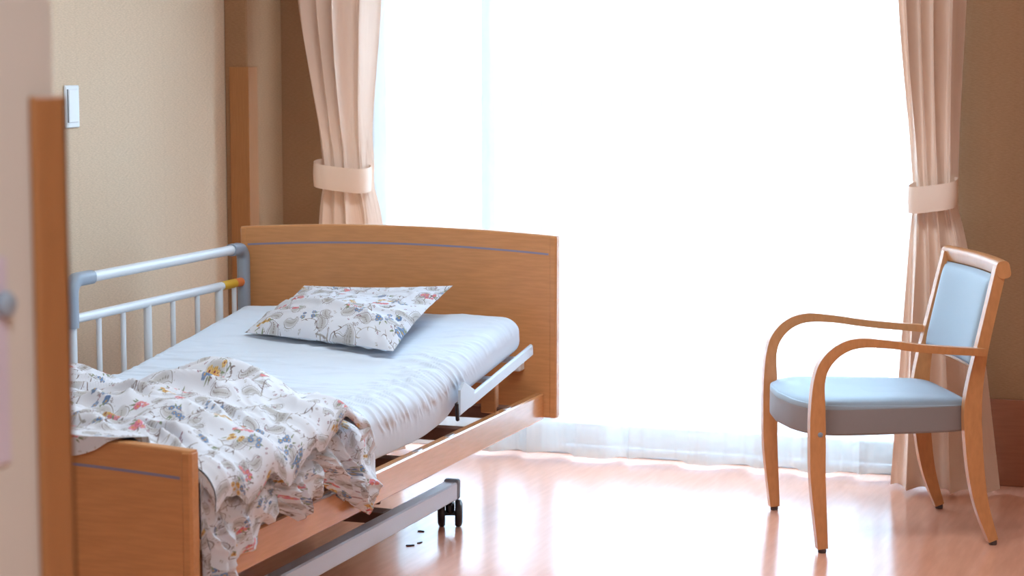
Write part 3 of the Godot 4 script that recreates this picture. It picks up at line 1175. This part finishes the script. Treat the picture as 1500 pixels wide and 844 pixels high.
	for i in nv + 1:
		var row := PackedVector3Array()
		var ur := PackedVector2Array()
		var q := float(i) / nv
		for j in nu + 1:
			var s := float(j) / nu
			# pleats run down and toward the head of the bed
			var zt := lerpf(-3.42, -4.36, s)
			var zh := lerpf(-3.52, -4.43, s)
			var z := lerpf(zt, zh, pow(q, 0.9))
			var bot := lut(zb, yb, zh)
			var top := 0.492 - 0.01 * s
			# sharp crests with slack cloth between them
			var ph := s * 34.0 + 2.2 * DN3.get_noise_2d(s * 5.0, 1.0) + 0.9 * DN3.get_noise_2d(s * 6.0, q * 2.0)
			var fold := 1.0 - 2.0 * pow(absf(sin(ph)), 0.85)
			var sub := 1.0 - 2.0 * absf(sin(ph * 2.3 + 1.7 + 3.0 * DN3.get_noise_2d(s * 9.0, q * 3.0)))
			var amp := 0.017 * smoothstep(0.05, 0.7, q) * (1.0 + 0.9 * DN3.get_noise_2d(s * 6.0, 2.0))
			var y := 0.0
			var X := 0.0
			if q < 0.18:
				var a := q / 0.18 * PI * 0.5
				X = -2.03 + 0.125 * sin(a)
				y = top - 0.035 * (1.0 - cos(a))
			else:
				var k := (q - 0.18) / 0.82
				X = -1.905 + 0.024 * sin(k * PI * 0.8)
				y = lerpf(top - 0.035, bot, k) - 0.012 * fold * k
			X += amp * fold + 0.22 * amp * sub + 0.003 * DN3.get_noise_2d(s * 14.0, q * 4.0)
			# hem turns under a little
			if q > 0.95:
				X -= (q - 0.95) * 0.25
			if z > -3.62:
				X = maxf(X, -1.892)
			if y < 0.350:
				X = maxf(X, -1.915 + 0.002 * fold)
			z += 0.25 * amp * cos(ph)
			var dz := -3.540 - z
			row.append(Vector3(X, y, -3.540 - 0.5 * (dz + sqrt(dz * dz + 0.0006))) - o)
			ur.append(Vector2(s * 1.05 / 0.5 + 0.3 - 0.12 * (1.0 - q), q * 0.42 / 0.5 + fold * 0.03))
		P.append(row)
		U.append(ur)
	mb = MB.new()
	mb.grid(P, U)
	obj("hanging_layer", mb, M.printed, root)

# ---------------------------------------------------------------- guard rail
func build_guard_rail() -> void:
	var x := -2.870
	var za := -4.690   # foot-side post
	var zb := -5.668   # head-side post
	var top := 0.718
	var low := 0.617
	var o := Vector3(x, 0.32, (za + zb) / 2)
	var r := thing("bed_guard_rail", "white tubular bed guard rail with grey corners along the wall side", "bed rail", o)
	var mb := MB.new()
	mb.tube(PackedVector3Array([Vector3(0, top, za - 0.10) - Vector3(0, o.y, o.z), Vector3(0, top, zb + 0.075) - Vector3(0, o.y, o.z)]), 0.0145, 16)
	obj("top_tube", mb, M.white_tube, r)
	mb = MB.new()
	mb.tube(PackedVector3Array([Vector3(0, low, za) - Vector3(0, o.y, o.z), Vector3(0, low, zb) - Vector3(0, o.y, o.z)]), 0.0125, 16)
	obj("lower_tube", mb, M.white_tube, r)
	for s in [[za, -1.0], [zb, 1.0]]:
		mb = MB.new()
		var path := PackedVector3Array()
		path.append(Vector3(0, low - 0.022 if s[1] < 0 else 0.46, s[0]))
		path.append(Vector3(0, top - 0.045, s[0]))
		for k in 9:
			var a := PI * 0.5 * k / 8.0
			path.append(Vector3(0, top - 0.035 + 0.035 * sin(a), s[0] + s[1] * (0.035 - 0.035 * cos(a))))
		path.append(Vector3(0, top, s[0] + s[1] * (0.10 if s[1] < 0 else 0.08)))
		for k in path.size():
			path[k] -= Vector3(0, o.y, o.z)
		var pf := rrect(0.036, 0.036, 0.013)
		mb.sweep(path, pf, [], Vector3.RIGHT)
		obj("corner_sleeve", mb, M.grey_plastic, r)
		mb = MB.new()
		mb.tube(PackedVector3Array([Vector3(0, 0.30, s[0]) - Vector3(0, o.y, o.z), Vector3(0, low, s[0]) - Vector3(0, o.y, o.z)]), 0.0135, 14)
		obj("end_post", mb, M.white_tube, r)
	for q in [[-4.825, 0.0075], [-4.951, 0.0075], [-5.084, 0.0115], [-5.227, 0.0075], [-5.372, 0.0075], [-5.507, 0.0120], [-5.604, 0.0075]]:
		mb = MB.new()
		mb.tube(PackedVector3Array([Vector3(0, 0.33, q[0]) - Vector3(0, o.y, o.z), Vector3(0, low, q[0]) - Vector3(0, o.y, o.z)]), q[1], 12)
		obj("baluster", mb, M.white_tube, r)
	mb = MB.new()
	mb.tube(PackedVector3Array([Vector3(0, 0.345, za) - Vector3(0, o.y, o.z), Vector3(0, 0.345, zb) - Vector3(0, o.y, o.z)]), 0.010, 12)
	obj("bottom_tube", mb, M.white_tube, r)
	for z in [-4.74, -5.15, -5.63]:
		mb = MB.new()
		mb.box(Vector3(0.026, 0.3300, z) - Vector3(0, o.y, o.z), Vector3(0.062, 0.010, 0.026), 0.002)
		obj("clamp_hook", mb, M.grey_plastic, r)
	for q in [[-5.525, -5.608, M.yellow, "yellow tape"], [-5.608, -5.650, M.orange, "orange tape"]]:
		mb = MB.new()
		mb.tube(PackedVector3Array([Vector3(0, low, q[0]) - Vector3(0, o.y, o.z), Vector3(0, low, q[1]) - Vector3(0, o.y, o.z)]), 0.0132, 16)
		var tp := obj("marking_tape", mb, q[2], r)
		tp.set_meta("label", q[3])

# ---------------------------------------------------------------- chair
func member(ch: Node3D, called: String, pts: Array, th: float, m: Material, per := 6) -> MeshInstance3D:
	# pts: [x, y, z, width]
	var path := PackedVector3Array()
	var sc := []
	for q in smooth_path(pts, per):
		path.append(Vector3(q[0], q[1], q[2]))
		sc.append(Vector2(q[3], 1.0))
	var mb := MB.new()
	var pf := PackedVector2Array()
	for p in rrect(1.0, th, 0.2 * th, 3):
		pf.append(p)
	# corner radius is in width units, so widths scale the profile's x only
	mb.sweep(path, pf, sc, Vector3(0, 0, 1))
	return obj(called, mb, m, ch)
func build_chair() -> void:
	var ch := thing("armchair", "beech armchair with pale blue-grey upholstery facing the bed", "armchair", Vector3(-0.945, 0, -5.70), deg_to_rad(-153.8))
	for s in [-1.0, 1.0]:
		# front leg that bends over into the arm
		member(ch, "arm_and_front_leg", [
			[0.238, 0.012, s * 0.262, 0.027], [0.246, 0.10, s * 0.262, 0.034], [0.254, 0.20, s * 0.261, 0.040], [0.256, 0.30, s * 0.260, 0.042], [0.257, 0.38, s * 0.260, 0.039],
			[0.255, 0.453, s * 0.261, 0.030], [0.240, 0.500, s * 0.263, 0.030], [0.205, 0.536, s * 0.265, 0.029], [0.155, 0.5535, s * 0.266, 0.026],
			[0.080, 0.550, s * 0.266, 0.021], [-0.010, 0.537, s * 0.262, 0.020], [-0.100, 0.528, s * 0.252, 0.020], [-0.195, 0.520, s * 0.238, 0.020]], 0.030, M.chair_wood)
		member(ch, "rear_leg", [
			[-0.236, 0.012, s * 0.226, 0.026], [-0.205, 0.10, s * 0.224, 0.036], [-0.188, 0.18, s * 0.223, 0.043], [-0.177, 0.275, s * 0.222, 0.047], [-0.172, 0.364, s * 0.221, 0.048],
			[-0.180, 0.444, s * 0.220, 0.040], [-0.196, 0.53, s * 0.218, 0.032], [-0.220, 0.64, s * 0.216, 0.030], [-0.243, 0.742, s * 0.214, 0.030]], 0.027, M.chair_wood)
		for q in [[0.237, 0.262], [-0.238, 0.226]]:
			var g := MB.new()
			g.lathe(Vector3(q[0], 0.0, s * q[1]), Vector3.UP, PackedVector2Array([Vector2(0, 0), Vector2(0.010, 0), Vector2(0.011, 0.004), Vector2(0.010, 0.013), Vector2(0, 0.013)]), 16)
			obj("glide", g, M.fleck, ch)
		var sc := MB.new()
		sc.lathe(Vector3(0.250, 0.315, s * 0.2745), Vector3(0, 0, s), PackedVector2Array([Vector2(0, 0.0022), Vector2(0.003, 0.0022), Vector2(0.0035, 0.0012), Vector2(0.006, 0.0022), Vector2(0.007, 0.0), Vector2(0.007, -0.003)]), 18)
		obj("screw_cap", sc, M.grey_plastic, ch)
	# crest rail, curved backward at its middle
	var cr := MB.new()
	var path := PackedVector3Array()
	for i in 17:
		var u := i / 16.0 * 2.0 - 1.0
		path.append(Vector3(-0.247 - 0.020 * (1.0 - u * u), 0.735, u * 0.232))
	cr.sweep(path, rrect(0.034, 0.046, 0.012), [], Vector3(0.22, 1, 0).normalized())
	obj("crest_rail", cr, M.chair_wood, ch)
	var rl := MB.new()
	path = PackedVector3Array()
	for i in 13:
		var u := i / 12.0 * 2.0 - 1.0
		path.append(Vector3(-0.192 - 0.014 * (1.0 - u * u), 0.478, u * 0.206))
	rl.sweep(path, rrect(0.020, 0.028, 0.005), [], Vector3(0.2, 1, 0).normalized())
	obj("lower_back_rail", rl, M.chair_wood, ch)
	# back pad
	var P := []
	var seg := 26
	for side in [1.0, -1.0]:
		P = []
		for i in seg + 1:
			var row := PackedVector3Array()
			var v := float(i) / seg
			for j in seg + 1:
				var u := float(j) / seg * 2.0 - 1.0
				var y := lerpf(0.472, 0.716, v)
				var bx := lerpf(-0.186, -0.240, v) - 0.016 * (1.0 - u * u)
				var f := pow(maxf(0.0, 1.0 - pow(absf(u), 9.0)), 0.5) * pow(maxf(0.0, 1.0 - pow(absf(2 * v - 1), 9.0)), 0.5)
				row.append(Vector3(bx + side * (0.004 + (0.020 if side > 0 else 0.010) * f), y + 0.004 * side * f, u * 0.203))
			P.append(row)
		var mb := MB.new()
		mb.grid(P)
		obj("back_pad" if side > 0 else "back_panel", mb, M.vinyl, ch)
	# seat: upholstered box with a bowed front
	var outl := []
	for k in 80:
		var a := TAU * k / 80.0
		var cx := signf(cos(a)) * pow(absf(cos(a)), 0.30)
		var cz := signf(sin(a)) * pow(absf(sin(a)), 0.30)
		var hw := lerpf(0.208, 0.243, (cx + 1.0) / 2.0)
		var z := cz * hw
		var x := (0.252 if cx > 0 else 0.190) * cx
		if cx > 0.0:
			x += 0.050 * (1.0 - pow(z / 0.243, 2.0)) * cx
		outl.append(Vector2(x, z))
	var rings := []
	for q in [[0.010, 0.302], [0.002, 0.304], [0.0, 0.310], [0.0, 0.340], [0.0, 0.366], [0.001, 0.372]]:
		rings.append(seat_ring(outl, q[0], q[1]))
	var sb := MB.new()
	sb.grid(rings, [], true)
	sb.fan(rings[0], Vector3.DOWN)
	obj("seat_border", sb, M.vinyl_shaded, ch)
	rings = []
	for q in [[0.001, 0.371], [0.000, 0.3735], [0.0005, 0.377], [0.004, 0.3785], [0.008, 0.378]]:
		rings.append(seat_ring(outl, q[0], q[1]))
	sb = MB.new()
	sb.grid(rings, [], true)
	obj("welt", sb, M.vinyl, ch)
	rings = []
	for q in [[0.005, 0.377], [0.010, 0.384], [0.022, 0.389], [0.05, 0.392], [0.09, 0.391], [0.14, 0.388], [0.19, 0.386]]:
		rings.append(seat_ring(outl, q[0], q[1]))
	sb = MB.new()
	sb.grid(rings, [], true)
	sb.fan(rings[-1], Vector3.UP)
	obj("seat_cushion", sb, M.vinyl, ch)
func seat_ring(outl: Array, ins: float, y: float) -> PackedVector3Array:
	var r := PackedVector3Array()
	for p in outl:
		var k := 1.0 - ins / 0.24
		var dip := 0.0
		if y > 0.376:
			dip = 0.006 * (p.x * k) / 0.25
		r.append(Vector3(p.x * k + 0.0, y + dip, p.y * k))
	return r

# ---------------------------------------------------------------- small things
func build_small() -> void:
	# light switch on the left wall
	var s := thing("light_switch", "white rocker light switch on the beige wall", "switch", Vector3(XL, 1.150, -5.201))
	var mb := MB.new()
	mb.box(Vector3(0.004, 0, 0), Vector3(0.008, 0.120, 0.074), 0.003)
	obj("cover_plate", mb, M.switch_white, s)
	mb = MB.new()
	mb.box(Vector3(0.0082, 0.002, 0.004), Vector3(0.004, 0.094, 0.050), 0.001)
	obj("rocker_gap", mb, M.switch_gap, s)
	mb = MB.new()
	mb.box(Vector3(0.0098, 0.002, 0.001), Vector3(0.005, 0.094, 0.050), 0.002)
	obj("rocker", mb, M.switch_white, s)
	# notice pinned to the entry wall
	var n := thing("wall_notice", "blurred pinkish notice at the left edge of the entry wall", "notice", Vector3(XC, 1.02, -1.58))
	mb = MB.new()
	mb.box(Vector3(0.002, 0, 0), Vector3(0.003, 0.19, 0.140), 0.0005)
	obj("sheet", mb, M.paper_sheet, n)
	mb = MB.new()
	mb.lathe(Vector3(0.003, 0.052, -0.062), Vector3.RIGHT, PackedVector2Array([Vector2(0, 0.010), Vector2(0.009, 0.010), Vector2(0.012, 0.006), Vector2(0.012, 0), Vector2(0, 0)]), 20)
	obj("magnet", mb, M.grey_plastic, n)
	# specks of litter on the floor by the castor
	var i := 0
	for q in [[-2.122, -5.234, 0.010, "dark litter speck on the floor nearest the front castor"], [-2.088, -5.067, 0.011, "largest dark litter speck on the shiny floor"], [-2.074, -5.105, 0.008, "middle dark litter speck between the other two"]]:
		mb = MB.new()
		var ol := PackedVector2Array()
		for k in 9:
			var a := TAU * k / 9.0
			ol.append(Vector2(cos(a) * q[2] * 1.2, sin(a) * q[2] * 0.5) * (0.8 + 0.3 * sin(k * 2.3 + i)))
		mb.plate(Vector3(0, 0.0015, 0), Vector3.RIGHT, Vector3.BACK, ol, 0.003, 0.001)
		var f := obj("litter_speck", mb, M.fleck)
		f.position = Vector3(q[0], 0, q[1])
		f.rotation.y = 0.6 * i
		tag(f, q[3], "litter", "specks on the floor")
		i += 1
